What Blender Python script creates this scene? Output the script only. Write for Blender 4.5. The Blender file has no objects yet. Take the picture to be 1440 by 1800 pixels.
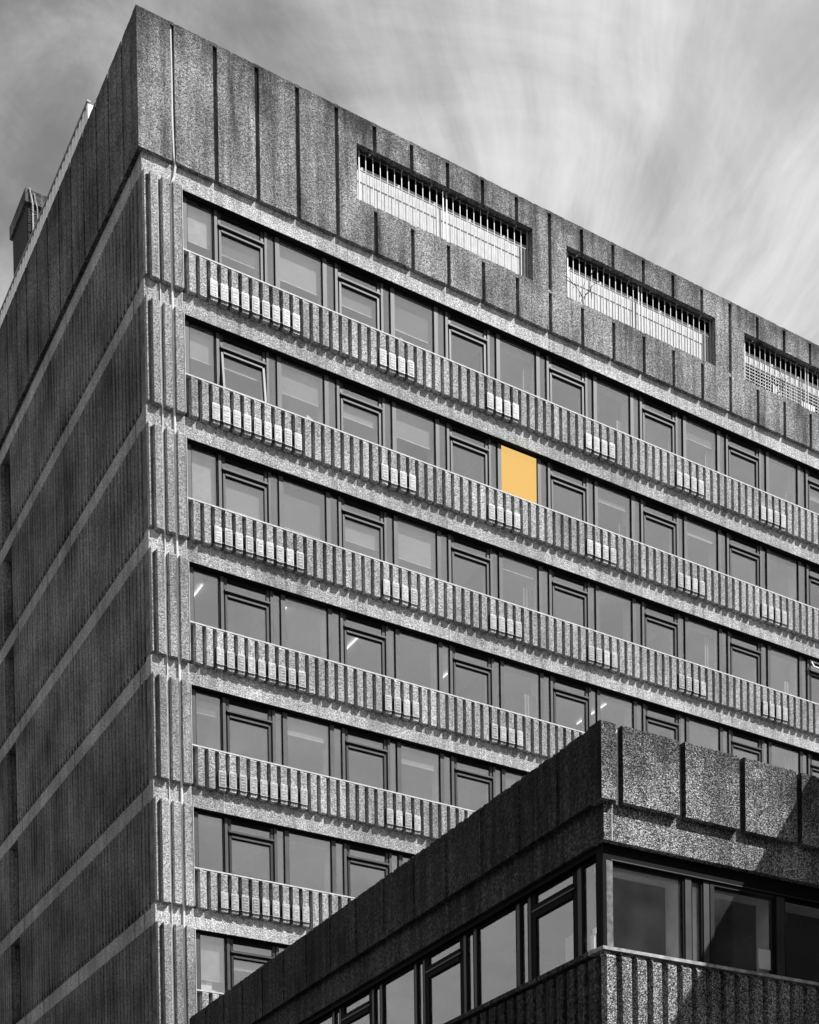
import bpy, math, random
from mathutils import Vector, Matrix
R = math.radians
random.seed(7)
scene = bpy.context.scene
col = scene.collection

# ------------------------------------------------------------------ camera
ZR = 38.0                                   # height of the tower's roof edge
cam_d = bpy.data.cameras.new("camera")
cam = bpy.data.objects.new("camera", cam_d)
col.objects.link(cam)
cam.location = (-14.179, -36.292, ZR - 36.251)
cam.rotation_mode = 'XYZ'
cam.rotation_euler = (1.549, 0.015, -0.5332)
F, CX, CY = 2593.8, 710.7, 2563.1           # focal length and principal point in photo pixels
cam_d.sensor_fit = 'HORIZONTAL'
cam_d.sensor_width = 36.0
cam_d.lens = F / 1440 * 36
cam_d.shift_x = (720 - CX) / 1440
cam_d.shift_y = (CY - 900) / 1440
cam_d.clip_start = 0.1
cam_d.clip_end = 5000
scene.camera = cam

# ------------------------------------------------------------------ light
SUN_A, SUN_E = R(43), R(46.5)                 # azimuth from the facade normal towards +x, elevation
sd = Vector((math.sin(SUN_A) * math.cos(SUN_E), -math.cos(SUN_A) * math.cos(SUN_E), math.sin(SUN_E)))
ld = bpy.data.lights.new("sun", 'SUN')
ld.energy = 5.0
ld.angle = R(0.5)
ld.color = (1, 1, 1)
sun = bpy.data.objects.new("sun", ld)
col.objects.link(sun)
sun.location = (40, -60, 80)
sun.rotation_euler = sd.to_track_quat('Z', 'Y').to_euler()

w = bpy.data.worlds.new("World")
scene.world = w
w.use_nodes = True
nt = w.node_tree
nt.nodes.clear()
N = nt.nodes.new
out = N('ShaderNodeOutputWorld')
bg = N('ShaderNodeBackground')
sky = N('ShaderNodeTexSky')
sky.sky_type = 'NISHITA'
sky.sun_disc = False
sky.sun_elevation = SUN_E
sky.sun_rotation = math.pi - SUN_A
bw = N('ShaderNodeRGBToBW')
nt.links.new(sky.outputs[0], bw.inputs[0])
tc = N('ShaderNodeTexCoord')
# project the directions on a cloud plane overhead so the wisps fan out in perspective
sp = N('ShaderNodeSeparateXYZ'); nt.links.new(tc.outputs['Generated'], sp.inputs[0])
zc = N('ShaderNodeMath'); zc.operation = 'MAXIMUM'; zc.inputs[1].default_value = 0.08
nt.links.new(sp.outputs['Z'], zc.inputs[0])
dx = N('ShaderNodeMath'); dx.operation = 'DIVIDE'; nt.links.new(sp.outputs['X'], dx.inputs[0]); nt.links.new(zc.outputs[0], dx.inputs[1])
dy = N('ShaderNodeMath'); dy.operation = 'DIVIDE'; nt.links.new(sp.outputs['Y'], dy.inputs[0]); nt.links.new(zc.outputs[0], dy.inputs[1])
pv_ = N('ShaderNodeCombineXYZ'); nt.links.new(dx.outputs[0], pv_.inputs[0]); nt.links.new(dy.outputs[0], pv_.inputs[1])
# cirrus fanning out from one quarter of the sky
def vdot(v):
    d_ = N('ShaderNodeVectorMath'); d_.operation = 'DOT_PRODUCT'; d_.inputs[1].default_value = v
    nt.links.new(tc.outputs['Generated'], d_.inputs[0]); return d_.outputs['Value']
def mth(op, a, b=None, c=None):
    m_ = N('ShaderNodeMath'); m_.operation = op
    for i_, q in enumerate((a, b, c)):
        if q is None:
            continue
        if isinstance(q, (int, float)):
            m_.inputs[i_].default_value = q
        else:
            nt.links.new(q, m_.inputs[i_])
    return m_.outputs[0]
def rng(v, a, b, c=0.0, d=1.0, smooth=True):
    m_ = N('ShaderNodeMapRange')
    if smooth:
        m_.interpolation_type = 'SMOOTHSTEP'
    for n_, q in (('From Min', a), ('From Max', b), ('To Min', c), ('To Max', d)):
        m_.inputs[n_].default_value = q
    nt.links.new(v, m_.inputs['Value']); return m_.outputs[0]
def noise(vec, scale, detail, rough, dist=0.0):
    n_ = N('ShaderNodeTexNoise'); n_.inputs['Scale'].default_value = scale; n_.inputs['Detail'].default_value = detail
    n_.inputs['Roughness'].default_value = rough; n_.inputs['Distortion'].default_value = dist
    nt.links.new(vec, n_.inputs['Vector']); return n_.outputs['Fac']
cu, cv = vdot((0.8246, -0.5621, -0.0634)), vdot((-0.2959, -0.5242, 0.7986))
wob = noise(pv_.outputs[0], 2.2, 3, 0.5)
cv = mth('ADD', cv, 0.2)
ang = mth('ARCTAN2', cv, cu)
ang = mth('MULTIPLY_ADD', wob, 0.32, ang)
rad = mth('SQRT', mth('ADD', mth('MULTIPLY', cu, cu), mth('MULTIPLY', cv, cv)))
fan = N('ShaderNodeCombineXYZ')
nt.links.new(mth('MULTIPLY', ang, 5.0), fan.inputs[0]); nt.links.new(mth('MULTIPLY', rad, 5.0), fan.inputs[1])
streak = noise(fan.outputs[0], 1.0, 9, 0.62, 0.25)
puff = noise(pv_.outputs[0], 3.8, 10, 0.6, 0.9)
side = rng(cu, -0.27, 0.03)                       # thick to the right, open sky to the left
bank = rng(sp.outputs['Z'], 0.63, 0.555)          # a bright bank low down
bankl = mth('MULTIPLY', bank, rng(cu, -0.16, -0.26))
sfac = mth('ADD', mth('MULTIPLY', mth('SUBTRACT', streak, 0.5), 0.8), mth('MULTIPLY', mth('SUBTRACT', puff, 0.5), 1.35))
cover = mth('ADD', mth('MULTIPLY_ADD', side, 0.68, 0.08), sfac)
cover = mth('ADD', cover, mth('MULTIPLY', bankl, 0.75))
cover = rng(cover, -0.15, 1.0)
clear = N('ShaderNodeMapRange')          # unseen sky behind the camera, dimmed to deepen the shade
clear.inputs['From Min'].default_value = -0.35; clear.inputs['From Max'].default_value = 0.35
clear.inputs['To Min'].default_value = 0.75; clear.inputs['To Max'].default_value = 1.55
nt.links.new(sp.outputs['Y'], clear.inputs['Value'])
base = mth('MULTIPLY', bw.outputs[0], clear.outputs[0])  # dims the unseen sky behind the camera
mixn = N('ShaderNodeMix'); mixn.data_type = 'FLOAT'
nt.links.new(cover, mixn.inputs[0])
nt.links.new(base, mixn.inputs[2])
nt.links.new(rng(streak, 0.35, 0.65, 6.4, 8.2), mixn.inputs[3])
nt.links.new(mixn.outputs[0], bg.inputs['Color'])
bg.inputs['Strength'].default_value = 0.078
nt.links.new(bg.outputs[0], out.inputs[0])

scene.view_settings.view_transform = 'Standard'
scene.view_settings.look = 'None'
scene.view_settings.exposure = 0.35
scene.view_settings.gamma = 1.0
scene.view_settings.use_curve_mapping = False
scene.render.engine = 'CYCLES'
scene.cycles.max_bounces = 6
scene.cycles.transparent_max_bounces = 12

# ------------------------------------------------------------------ materials
def g(v):
    return (v, v, v, 1)

def new_mat(name):
    m = bpy.data.materials.new(name)
    m.use_nodes = True
    n = m.node_tree
    b = n.nodes['Principled BSDF']
    return m, n, b

def plain(name, v, rough=0.6, metal=0.0, var=0.12, scale=6.0, spec=0.4, color=None, obvar=0.0):
    m, n, b = new_mat(name)
    geo = n.nodes.new('ShaderNodeNewGeometry')
    no = n.nodes.new('ShaderNodeTexNoise'); no.inputs['Scale'].default_value = scale; no.inputs['Detail'].default_value = 4
    n.links.new(geo.outputs['Position'], no.inputs['Vector'])
    mr = n.nodes.new('ShaderNodeMapRange')
    mr.inputs['From Min'].default_value = 0.3; mr.inputs['From Max'].default_value = 0.7
    mr.inputs['To Min'].default_value = 1 - var; mr.inputs['To Max'].default_value = 1 + var
    n.links.new(no.outputs['Fac'], mr.inputs['Value'])
    mx = n.nodes.new('ShaderNodeVectorMath'); mx.operation = 'SCALE'
    mx.inputs[0].default_value = (color or (v, v, v))
    sc = mr.outputs[0]
    if obvar:
        oi = n.nodes.new('ShaderNodeObjectInfo')
        om = n.nodes.new('ShaderNodeMapRange'); om.inputs['To Min'].default_value = 1 - obvar; om.inputs['To Max'].default_value = 1 + obvar
        n.links.new(oi.outputs['Random'], om.inputs['Value'])
        ml = n.nodes.new('ShaderNodeMath'); ml.operation = 'MULTIPLY'
        n.links.new(sc, ml.inputs[0]); n.links.new(om.outputs[0], ml.inputs[1]); sc = ml.outputs[0]
    n.links.new(sc, mx.inputs['Scale'])
    n.links.new(mx.outputs[0], b.inputs['Base Color'])
    b.inputs['Roughness'].default_value = rough
    b.inputs['Metallic'].default_value = metal
    b.inputs['Specular IOR Level'].default_value = spec
    return m

def concrete(name, lo, hi, scale, bump=0.9, dist=0.012, stain=0.35, streak=(2.2, 2.2, 0.22), topdark=0.0, zref=0.0, power=1.7):
    """exposed aggregate: pebbles of many greys in a cement bed, water stains running down"""
    m, n, b = new_mat(name)
    L = n.links.new
    geo = n.nodes.new('ShaderNodeNewGeometry')
    vo = n.nodes.new('ShaderNodeTexVoronoi'); vo.inputs['Scale'].default_value = scale
    L(geo.outputs['Position'], vo.inputs['Vector'])
    no = n.nodes.new('ShaderNodeTexNoise'); no.inputs['Scale'].default_value = scale * 0.75
    no.inputs['Detail'].default_value = 3; no.inputs['Roughness'].default_value = 0.7
    L(geo.outputs['Position'], no.inputs['Vector'])
    sep = n.nodes.new('ShaderNodeSeparateColor')
    L(vo.outputs['Color'], sep.inputs[0])
    r1 = n.nodes.new('ShaderNodeMapRange')
    r1.inputs['From Min'].default_value = 0.32; r1.inputs['From Max'].default_value = 0.68
    L(no.outputs['Fac'], r1.inputs['Value'])
    av = n.nodes.new('ShaderNodeMath'); av.operation = 'MULTIPLY_ADD'; av.inputs[1].default_value = 0.55
    hf = n.nodes.new('ShaderNodeMath'); hf.operation = 'MULTIPLY'; hf.inputs[1].default_value = 0.45
    L(sep.outputs[0], hf.inputs[0])
    L(r1.outputs[0], av.inputs[0]); L(hf.outputs[0], av.inputs[2])
    pw = n.nodes.new('ShaderNodeMath'); pw.operation = 'POWER'; pw.inputs[1].default_value = power
    L(av.outputs[0], pw.inputs[0])
    base = n.nodes.new('ShaderNodeMapRange')
    base.inputs['To Min'].default_value = lo; base.inputs['To Max'].default_value = hi
    L(pw.outputs[0], base.inputs['Value'])
    # streaks and blotches
    mp = n.nodes.new('ShaderNodeMapping'); mp.inputs['Scale'].default_value = streak
    L(geo.outputs['Position'], mp.inputs[0])
    s1 = n.nodes.new('ShaderNodeTexNoise'); s1.inputs['Scale'].default_value = 1.6; s1.inputs['Detail'].default_value = 6
    s1.inputs['Roughness'].default_value = 0.65
    L(mp.outputs[0], s1.inputs['Vector'])
    s2 = n.nodes.new('ShaderNodeTexNoise'); s2.inputs['Scale'].default_value = 0.55; s2.inputs['Detail'].default_value = 5
    L(geo.outputs['Position'], s2.inputs['Vector'])
    sm = n.nodes.new('ShaderNodeMath'); sm.operation = 'ADD'
    L(s1.outputs['Fac'], sm.inputs[0]); L(s2.outputs['Fac'], sm.inputs[1])
    sr = n.nodes.new('ShaderNodeMapRange')
    sr.inputs['From Min'].default_value = 0.72; sr.inputs['From Max'].default_value = 1.22
    sr.inputs['To Min'].default_value = 1 - stain; sr.inputs['To Max'].default_value = 1 + stain * 0.35
    L(sm.outputs[0], sr.inputs['Value'])
    mu = n.nodes.new('ShaderNodeMath'); mu.operation = 'MULTIPLY'
    L(base.outputs[0], mu.inputs[0]); L(sr.outputs[0], mu.inputs[1])
    last = mu.outputs[0]
    # each cast piece came out of its mould a slightly different grey
    oi = n.nodes.new('ShaderNodeObjectInfo')
    om = n.nodes.new('ShaderNodeMapRange'); om.inputs['To Min'].default_value = 0.86; om.inputs['To Max'].default_value = 1.12
    L(oi.outputs['Random'], om.inputs['Value'])
    mo = n.nodes.new('ShaderNodeMath'); mo.operation = 'MULTIPLY'
    L(last, mo.inputs[0]); L(om.outputs[0], mo.inputs[1]); last = mo.outputs[0]
    # narrow dark drips
    dm = n.nodes.new('ShaderNodeMapping'); dm.inputs['Scale'].default_value = (5.5, 5.5, 0.28)
    L(geo.outputs['Position'], dm.inputs[0])
    dn = n.nodes.new('ShaderNodeTexNoise'); dn.inputs['Scale'].default_value = 1.0; dn.inputs['Detail'].default_value = 7; dn.inputs['Roughness'].default_value = 0.7
    L(dm.outputs[0], dn.inputs['Vector'])
    dr = n.nodes.new('ShaderNodeMapRange'); dr.inputs['From Min'].default_value = 0.52; dr.inputs['From Max'].default_value = 0.72
    dr.inputs['To Min'].default_value = 1.0; dr.inputs['To Max'].default_value = 1 - min(0.75, stain * 0.95)
    L(dn.outputs['Fac'], dr.inputs['Value'])
    dq = n.nodes.new('ShaderNodeMath'); dq.operation = 'MULTIPLY'
    L(last, dq.inputs[0]); L(dr.outputs[0], dq.inputs[1]); last = dq.outputs[0]
    if topdark:
        # algae and soot gathered along the roof edge, ragged lower margin
        sx = n.nodes.new('ShaderNodeSeparateXYZ'); L(geo.outputs['Position'], sx.inputs[0])
        s3 = n.nodes.new('ShaderNodeTexNoise'); s3.inputs['Scale'].default_value = 1.4; s3.inputs['Detail'].default_value = 8
        s3.inputs['Roughness'].default_value = 0.7
        L(geo.outputs['Position'], s3.inputs['Vector'])
        ma = n.nodes.new('ShaderNodeMath'); ma.operation = 'MULTIPLY_ADD'; ma.inputs[1].default_value = 3.2
        L(s3.outputs['Fac'], ma.inputs[0]); L(sx.outputs['Z'], ma.inputs[2])
        tr = n.nodes.new('ShaderNodeMapRange'); tr.interpolation_type = 'SMOOTHSTEP'
        tr.inputs['From Min'].default_value = zref + 0.45; tr.inputs['From Max'].default_value = zref + 2.2
        tr.inputs['To Min'].default_value = 1.0; tr.inputs['To Max'].default_value = 1 - topdark
        L(ma.outputs[0], tr.inputs['Value'])
        m2 = n.nodes.new('ShaderNodeMath'); m2.operation = 'MULTIPLY'
        L(last, m2.inputs[0]); L(tr.outputs[0], m2.inputs[1]); last = m2.outputs[0]
    cl = n.nodes.new('ShaderNodeMath'); cl.operation = 'MINIMUM'; cl.inputs[1].default_value = 0.85
    L(last, cl.inputs[0]); last = cl.outputs[0]
    cb = n.nodes.new('ShaderNodeCombineColor')
    for i in range(3):
        L(last, cb.inputs[i])
    L(cb.outputs[0], b.inputs['Base Color'])
    b.inputs['Roughness'].default_value = 0.9
    b.inputs['Specular IOR Level'].default_value = 0.25
    bp = n.nodes.new('ShaderNodeBump'); bp.inputs['Strength'].default_value = bump
    bp.inputs['Distance'].default_value = dist
    hs = n.nodes.new('ShaderNodeMath'); hs.operation = 'MULTIPLY_ADD'; hs.inputs[1].default_value = -1.2
    L(vo.outputs['Distance'], hs.inputs[0]); L(no.outputs['Fac'], hs.inputs[2])
    L(hs.outputs[0], bp.inputs['Height'])
    L(bp.outputs[0], b.inputs['Normal'])
    return m

def glass(name, tint, refl, rough=0.0, haze=0.0, obvar=False):
    m = bpy.data.materials.new(name); m.use_nodes = True
    n = m.node_tree; n.nodes.clear(); L = n.links.new
    o = n.nodes.new('ShaderNodeOutputMaterial')
    tr = n.nodes.new('ShaderNodeBsdfTransparent'); tr.inputs[0].default_value = g(tint)
    gl = n.nodes.new('ShaderNodeBsdfGlossy'); gl.inputs['Roughness'].default_value = rough
    gl.inputs['Color'].default_value = g(0.95)
    fr = n.nodes.new('ShaderNodeLayerWeight'); fr.inputs['Blend'].default_value = 0.5
    fp = n.nodes.new('ShaderNodeMath'); fp.operation = 'POWER'; fp.inputs[1].default_value = 4.0
    L(fr.outputs['Facing'], fp.inputs[0])
    ma = n.nodes.new('ShaderNodeMath'); ma.operation = 'MULTIPLY_ADD'; ma.inputs[1].default_value = 0.7; ma.inputs[2].default_value = refl + 0.03
    L(fp.outputs[0], ma.inputs[0])
    mx = n.nodes.new('ShaderNodeMixShader')
    L(ma.outputs[0], mx.inputs[0]); L(tr.outputs[0], mx.inputs[1]); L(gl.outputs[0], mx.inputs[2])
    # slight waviness of old float glass
    geo = n.nodes.new('ShaderNodeNewGeometry')
    no = n.nodes.new('ShaderNodeTexNoise'); no.inputs['Scale'].default_value = 1.3; no.inputs['Detail'].default_value = 2
    L(geo.outputs['Position'], no.inputs['Vector'])
    bp = n.nodes.new('ShaderNodeBump'); bp.inputs['Strength'].default_value = 0.25; bp.inputs['Distance'].default_value = 0.01
    L(no.outputs['Fac'], bp.inputs['Height']); L(bp.outputs[0], gl.inputs['Normal'])
    last = mx.outputs[0]
    if haze:
        df = n.nodes.new('ShaderNodeBsdfDiffuse'); df.inputs[0].default_value = g(0.5)
        d = n.nodes.new('ShaderNodeTexNoise'); d.inputs['Scale'].default_value = 2.0; d.inputs['Detail'].default_value = 8
        L(geo.outputs['Position'], d.inputs['Vector'])
        dm = n.nodes.new('ShaderNodeMath'); dm.operation = 'MULTIPLY'; dm.inputs[1].default_value = haze
        L(d.outputs['Fac'], dm.inputs[0])
        if obvar:      # some panes have been cleaned, others not
            oi = n.nodes.new('ShaderNodeObjectInfo')
            om = n.nodes.new('ShaderNodeMath'); om.operation = 'MULTIPLY'
            L(dm.outputs[0], om.inputs[0]); L(oi.outputs['Random'], om.inputs[1]); dm = om
        m3 = n.nodes.new('ShaderNodeMixShader')
        L(dm.outputs[0], m3.inputs[0]); L(last, m3.inputs[1]); L(df.outputs[0], m3.inputs[2]); last = m3.outputs[0]
    L(last, o.inputs[0])
    return m

def emit(name, colr, strength, base=0.5):
    m, n, b = new_mat(name)
    b.inputs['Base Color'].default_value = tuple(c * base for c in colr) + (1,)
    b.inputs['Emission Color'].default_value = (*colr, 1)
    b.inputs['Emission Strength'].default_value = strength
    b.inputs['Roughness'].default_value = 0.6
    b.inputs['Specular IOR Level'].default_value = 0.0
    return m

M = {}
M['fascia'] = concrete('aggregate_fascia', 0.03, 0.72, 34, stain=0.8, topdark=0.75, zref=ZR)
M['band'] = concrete('aggregate_band', 0.16, 1.12, 36, stain=0.5)
M['rib'] = concrete('aggregate_ribs', 0.08, 0.98, 36, stain=0.42)
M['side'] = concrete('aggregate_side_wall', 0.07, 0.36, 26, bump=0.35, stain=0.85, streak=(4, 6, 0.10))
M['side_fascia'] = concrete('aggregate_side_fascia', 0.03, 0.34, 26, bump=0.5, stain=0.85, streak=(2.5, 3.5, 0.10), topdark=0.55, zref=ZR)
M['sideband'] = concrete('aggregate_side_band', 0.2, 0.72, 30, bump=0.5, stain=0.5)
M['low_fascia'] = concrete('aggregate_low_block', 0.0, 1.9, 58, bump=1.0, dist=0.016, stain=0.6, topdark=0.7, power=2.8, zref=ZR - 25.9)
M['low_shade'] = concrete('aggregate_low_block_shaded', 0.010, 0.17, 26, stain=0.95, streak=(4.5, 4.5, 0.25), topdark=0.4, zref=ZR - 25.9)  # shade of the sunless side put into the colour, with water stains
M['lowsill'] = plain('dimmed_cast_sill', 0.42, 0.8, var=0.5, scale=7)  # mottled sill, tone lowered for the length that lies in shade
M['smooth'] = plain('cast_concrete_sill', 0.55, 0.7, var=0.2, scale=9)
M['joint'] = plain('pale_joint_sealant', 0.62, 0.7, var=0.25, scale=12)
M['frame'] = plain('dark_anodised_frame', 0.022, 0.4, 0.3, var=0.2, scale=5)
M['frame2'] = plain('grey_mullion_cladding', 0.042, 0.5, 0.0, var=0.25, scale=4)
M['gasket_and_shade'] = plain('black_gasket_and_shade', 0.008, 0.7, var=0.1, spec=0.08)  # black rubber; also painted shade under the window heads
M['glass'] = glass('window_glass', 0.95, 0.16, haze=0.10, obvar=True)
M['glass_low'] = glass('dusty_window_glass', 1.0, 0.0, haze=0.07)
M['glass_side'] = glass('side_window_glass', 0.9, 0.12)
M['cover'] = plain('galvanised_vent_cover', 0.42, 0.5, 0.15, var=0.35, scale=16)
M['rail'] = plain('galvanised_rail', 0.3, 0.45, 0.1, var=0.2)
M['screen'] = plain('white_roof_screen', 0.88, 0.6, var=0.06)
M['groove'] = plain('smooth_shaded_cement', 0.13, 0.9, var=0.5, scale=3)  # smooth mottled cement, darkened to deepen the shade in the grooves
M['plate'] = plain('vent_cover_plate', 0.30, 0.5, 0.0, var=0.6, scale=14, obvar=0.45)
M['board'] = plain('white_painted_board', 0.55, 0.7, var=0.12)
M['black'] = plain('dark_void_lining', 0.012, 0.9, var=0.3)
M['room'] = plain('office_wall_paint', 0.26, 0.8, var=0.1, scale=1)
M['ceil'] = plain('office_ceiling', 0.8, 0.8, var=0.08, scale=1)
M['blind'] = plain('roller_blind_fabric', 0.26, 0.85, var=0.06, scale=2, obvar=0.55)
M['paper'] = plain('white_paper', 0.8, 0.8, var=0.08)
M['tube'] = emit('lit_tube', (1, 1, 1), 1.7)
M['yellow'] = emit('glowing_yellow_panel', (0.93, 0.58, 0.19), 0.75, 0.03)  # opaque panel; its own glow keeps the yellow flat, no lamp behind
M['cable'] = plain('pale_conductor_cable', 0.75, 0.5, var=0.1)
M['brick'] = plain('dark_brick', 0.035, 0.9, var=0.5, scale=14)
M['post'] = plain('weathered_post', 0.15, 0.8, var=0.6, scale=9)
M['curtain'] = plain('pale_curtain', 0.42, 0.9, var=0.15, scale=5, obvar=0.5)
M['reveal'] = plain('pale_window_board', 0.8, 0.7, var=0.1)
M['asphalt'] = plain('asphalt', 0.05, 0.9, var=0.3, scale=3)
M['paving'] = plain('paving_concrete', 0.10, 0.9, var=0.3, scale=2)
M['render'] = plain('grey_render', 0.05, 0.9, var=0.3, scale=1)
M['twig'] = plain('dead_twig', 0.02, 0.9)

# ------------------------------------------------------------------ mesh helpers
class MB:
    def __init__(s):
        s.v = []; s.f = []; s.mi = []; s.mats = []
    def m(s, name):
        if name not in s.mats:
            s.mats.append(name)
        return s.mats.index(name)
    def box(s, x0, x1, y0, y1, z0, z1, mat, west=None):
        k = len(s.v); i = s.m(mat)
        s.v += [(x0, y0, z0), (x1, y0, z0), (x1, y1, z0), (x0, y1, z0), (x0, y0, z1), (x1, y0, z1), (x1, y1, z1), (x0, y1, z1)]
        for q in ((0, 3, 2, 1), (4, 5, 6, 7), (0, 1, 5, 4), (1, 2, 6, 5), (2, 3, 7, 6), (3, 0, 4, 7)):
            s.f.append(tuple(k + a for a in q)); s.mi.append(i)
        if west:
            s.mi[-1] = s.m(west)
        return k
    def hexa(s, pts, mat):
        """eight points, bottom four then top four, same order as box"""
        k = len(s.v); i = s.m(mat); s.v += [tuple(p) for p in pts]
        for q in ((0, 3, 2, 1), (4, 5, 6, 7), (0, 1, 5, 4), (1, 2, 6, 5), (2, 3, 7, 6), (3, 0, 4, 7)):
            s.f.append(tuple(k + a for a in q)); s.mi.append(i)
    def ragged(s, a, e, axis, c0, c1, z0, z1, mat, amp=0.012, west=None, step=0.06, seed=0):
        """long block whose top is worn and crumbled; axis 0 runs along x, 1 along y"""
        rr = random.Random(seed * 131 + int(a * 100))
        n = max(1, int((e - a) / step)); i = s.m(mat); k = len(s.v)
        for q in range(n + 1):
            t = a + (e - a) * q / n
            zf = z1 - abs(rr.gauss(0, amp)); zb = z1 - abs(rr.gauss(0, amp)); j = rr.gauss(0, amp * 0.5)
            if rr.random() < 0.08:
                zf -= amp * 2.2
            for (c, z) in ((c0, z0), (c0, zf - 0.02), (c0 + 0.02 + abs(j), zf), (c1, zb), (c1, z0)):
                s.v.append((t, c, z) if axis == 0 else (c, t, z))
        for q in range(n):
            A = k + q * 5; B = A + 5
            for w_ in range(5):
                u_ = (w_ + 1) % 5
                f = (A + w_, B + w_, B + u_, A + u_)
                s.f.append(f if axis == 0 else f[::-1])
                s.mi.append(i)
        f = tuple(k + w_ for w_ in range(5)); s.f.append(f if axis == 0 else f[::-1]); s.mi.append(s.m(west) if (west and axis == 0) else i)
        f = tuple(k + n * 5 + w_ for w_ in range(5))[::-1]; s.f.append(f if axis == 0 else f[::-1]); s.mi.append(i)
    def poly(s, pts, mat):
        k = len(s.v); s.v += [tuple(p) for p in pts]
        s.f.append(tuple(range(k, k + len(pts)))); s.mi.append(s.m(mat))
    def tube(s, pts, r, mat, n=6):
        i = s.m(mat); rings = []
        for j, p in enumerate(pts):
            p = Vector(p)
            a = Vector(pts[max(j - 1, 0)]); b = Vector(pts[min(j + 1, len(pts) - 1)])
            t = (b - a).normalized()
            e = t.orthogonal().normalized(); f = t.cross(e)
            k = len(s.v); rings.append(k)
            rr = r[j] if isinstance(r, (list, tuple)) else r
            for q in range(n):
                a2 = 2 * math.pi * q / n
                s.v.append(tuple(p + e * math.cos(a2) * rr + f * math.sin(a2) * rr))
        for a, b in zip(rings, rings[1:]):
            for q in range(n):
                s.f.append((a + q, a + (q + 1) % n, b + (q + 1) % n, b + q)); s.mi.append(i)
        s.f.append(tuple(rings[0] + q for q in range(n))[::-1]); s.mi.append(i)
        s.f.append(tuple(rings[-1] + q for q in range(n))); s.mi.append(i)
    def mesh(s, name):
        me = bpy.data.meshes.new(name)
        me.from_pydata(s.v, [], s.f)
        for mname in s.mats:
            me.materials.append(M[mname])
        me.polygons.foreach_set('material_index', s.mi)
        me.update()
        return me
    def build(s, name, parent=None, loc=(0, 0, 0), label=None):
        return inst(name, s.mesh(name), parent, loc, label)

def inst(name, me, parent=None, loc=(0, 0, 0), label=None):
    o = bpy.data.objects.new(name, me)
    col.objects.link(o)
    if parent is not None:
        o.parent = parent
    o.location = loc
    if label:
        o['label'] = label
    return o

def thing(name, label, cat, loc=(0, 0, 0), rz=0.0, group=None):
    o = bpy.data.objects.new(name, None)
    col.objects.link(o)
    o.location = loc
    o.rotation_euler = (0, 0, rz)
    o['label'] = label; o['category'] = cat
    if group:
        o['group'] = group
    return o

def tag(o, label, cat, group=None):
    o['label'] = label; o['category'] = cat
    if group:
        o['group'] = group
    return o

# ------------------------------------------------------------------ setting: ground
b = MB(); b.poly([(-2500, -2500, 0), (2500, -2500, 0), (2500, 2500, 0), (-2500, 2500, 0)], 'asphalt')
o = b.build('ground'); o['kind'] = 'structure'
b = MB(); b.box(-6, 60, -60, 30, 0.004, 0.13, 'paving')
o = b.build('pavement'); o['kind'] = 'structure'

# ================================================================== TOWER
tower = thing('office_tower', 'tall aggregate concrete office tower with ribbed spandrels and one bright yellow window',
              'building', (0, 0, 0))
FD = 0.115                # how far the roof fascia stands proud of the bands
RD = 0.15                 # how far the ribs stand proud of the bands
H = 3.178                 # storey height
ZH = ZR - 4.06            # underside of the topmost band (window head)
LX = 34.45                # length of the front
DY = 12.2                 # left face up to the stair slot
G1 = 0.841                # first fascia groove
BAY = 3.6
B0 = G1 + 1.2             # first bay line
NB = 9
NF = 11                   # storeys
def head(k):
    return ZH - H * k
SILL = 1.60               # sill below head
RIBB = H - 0.46           # underside of ribs below head (0.46 band shows)

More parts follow.
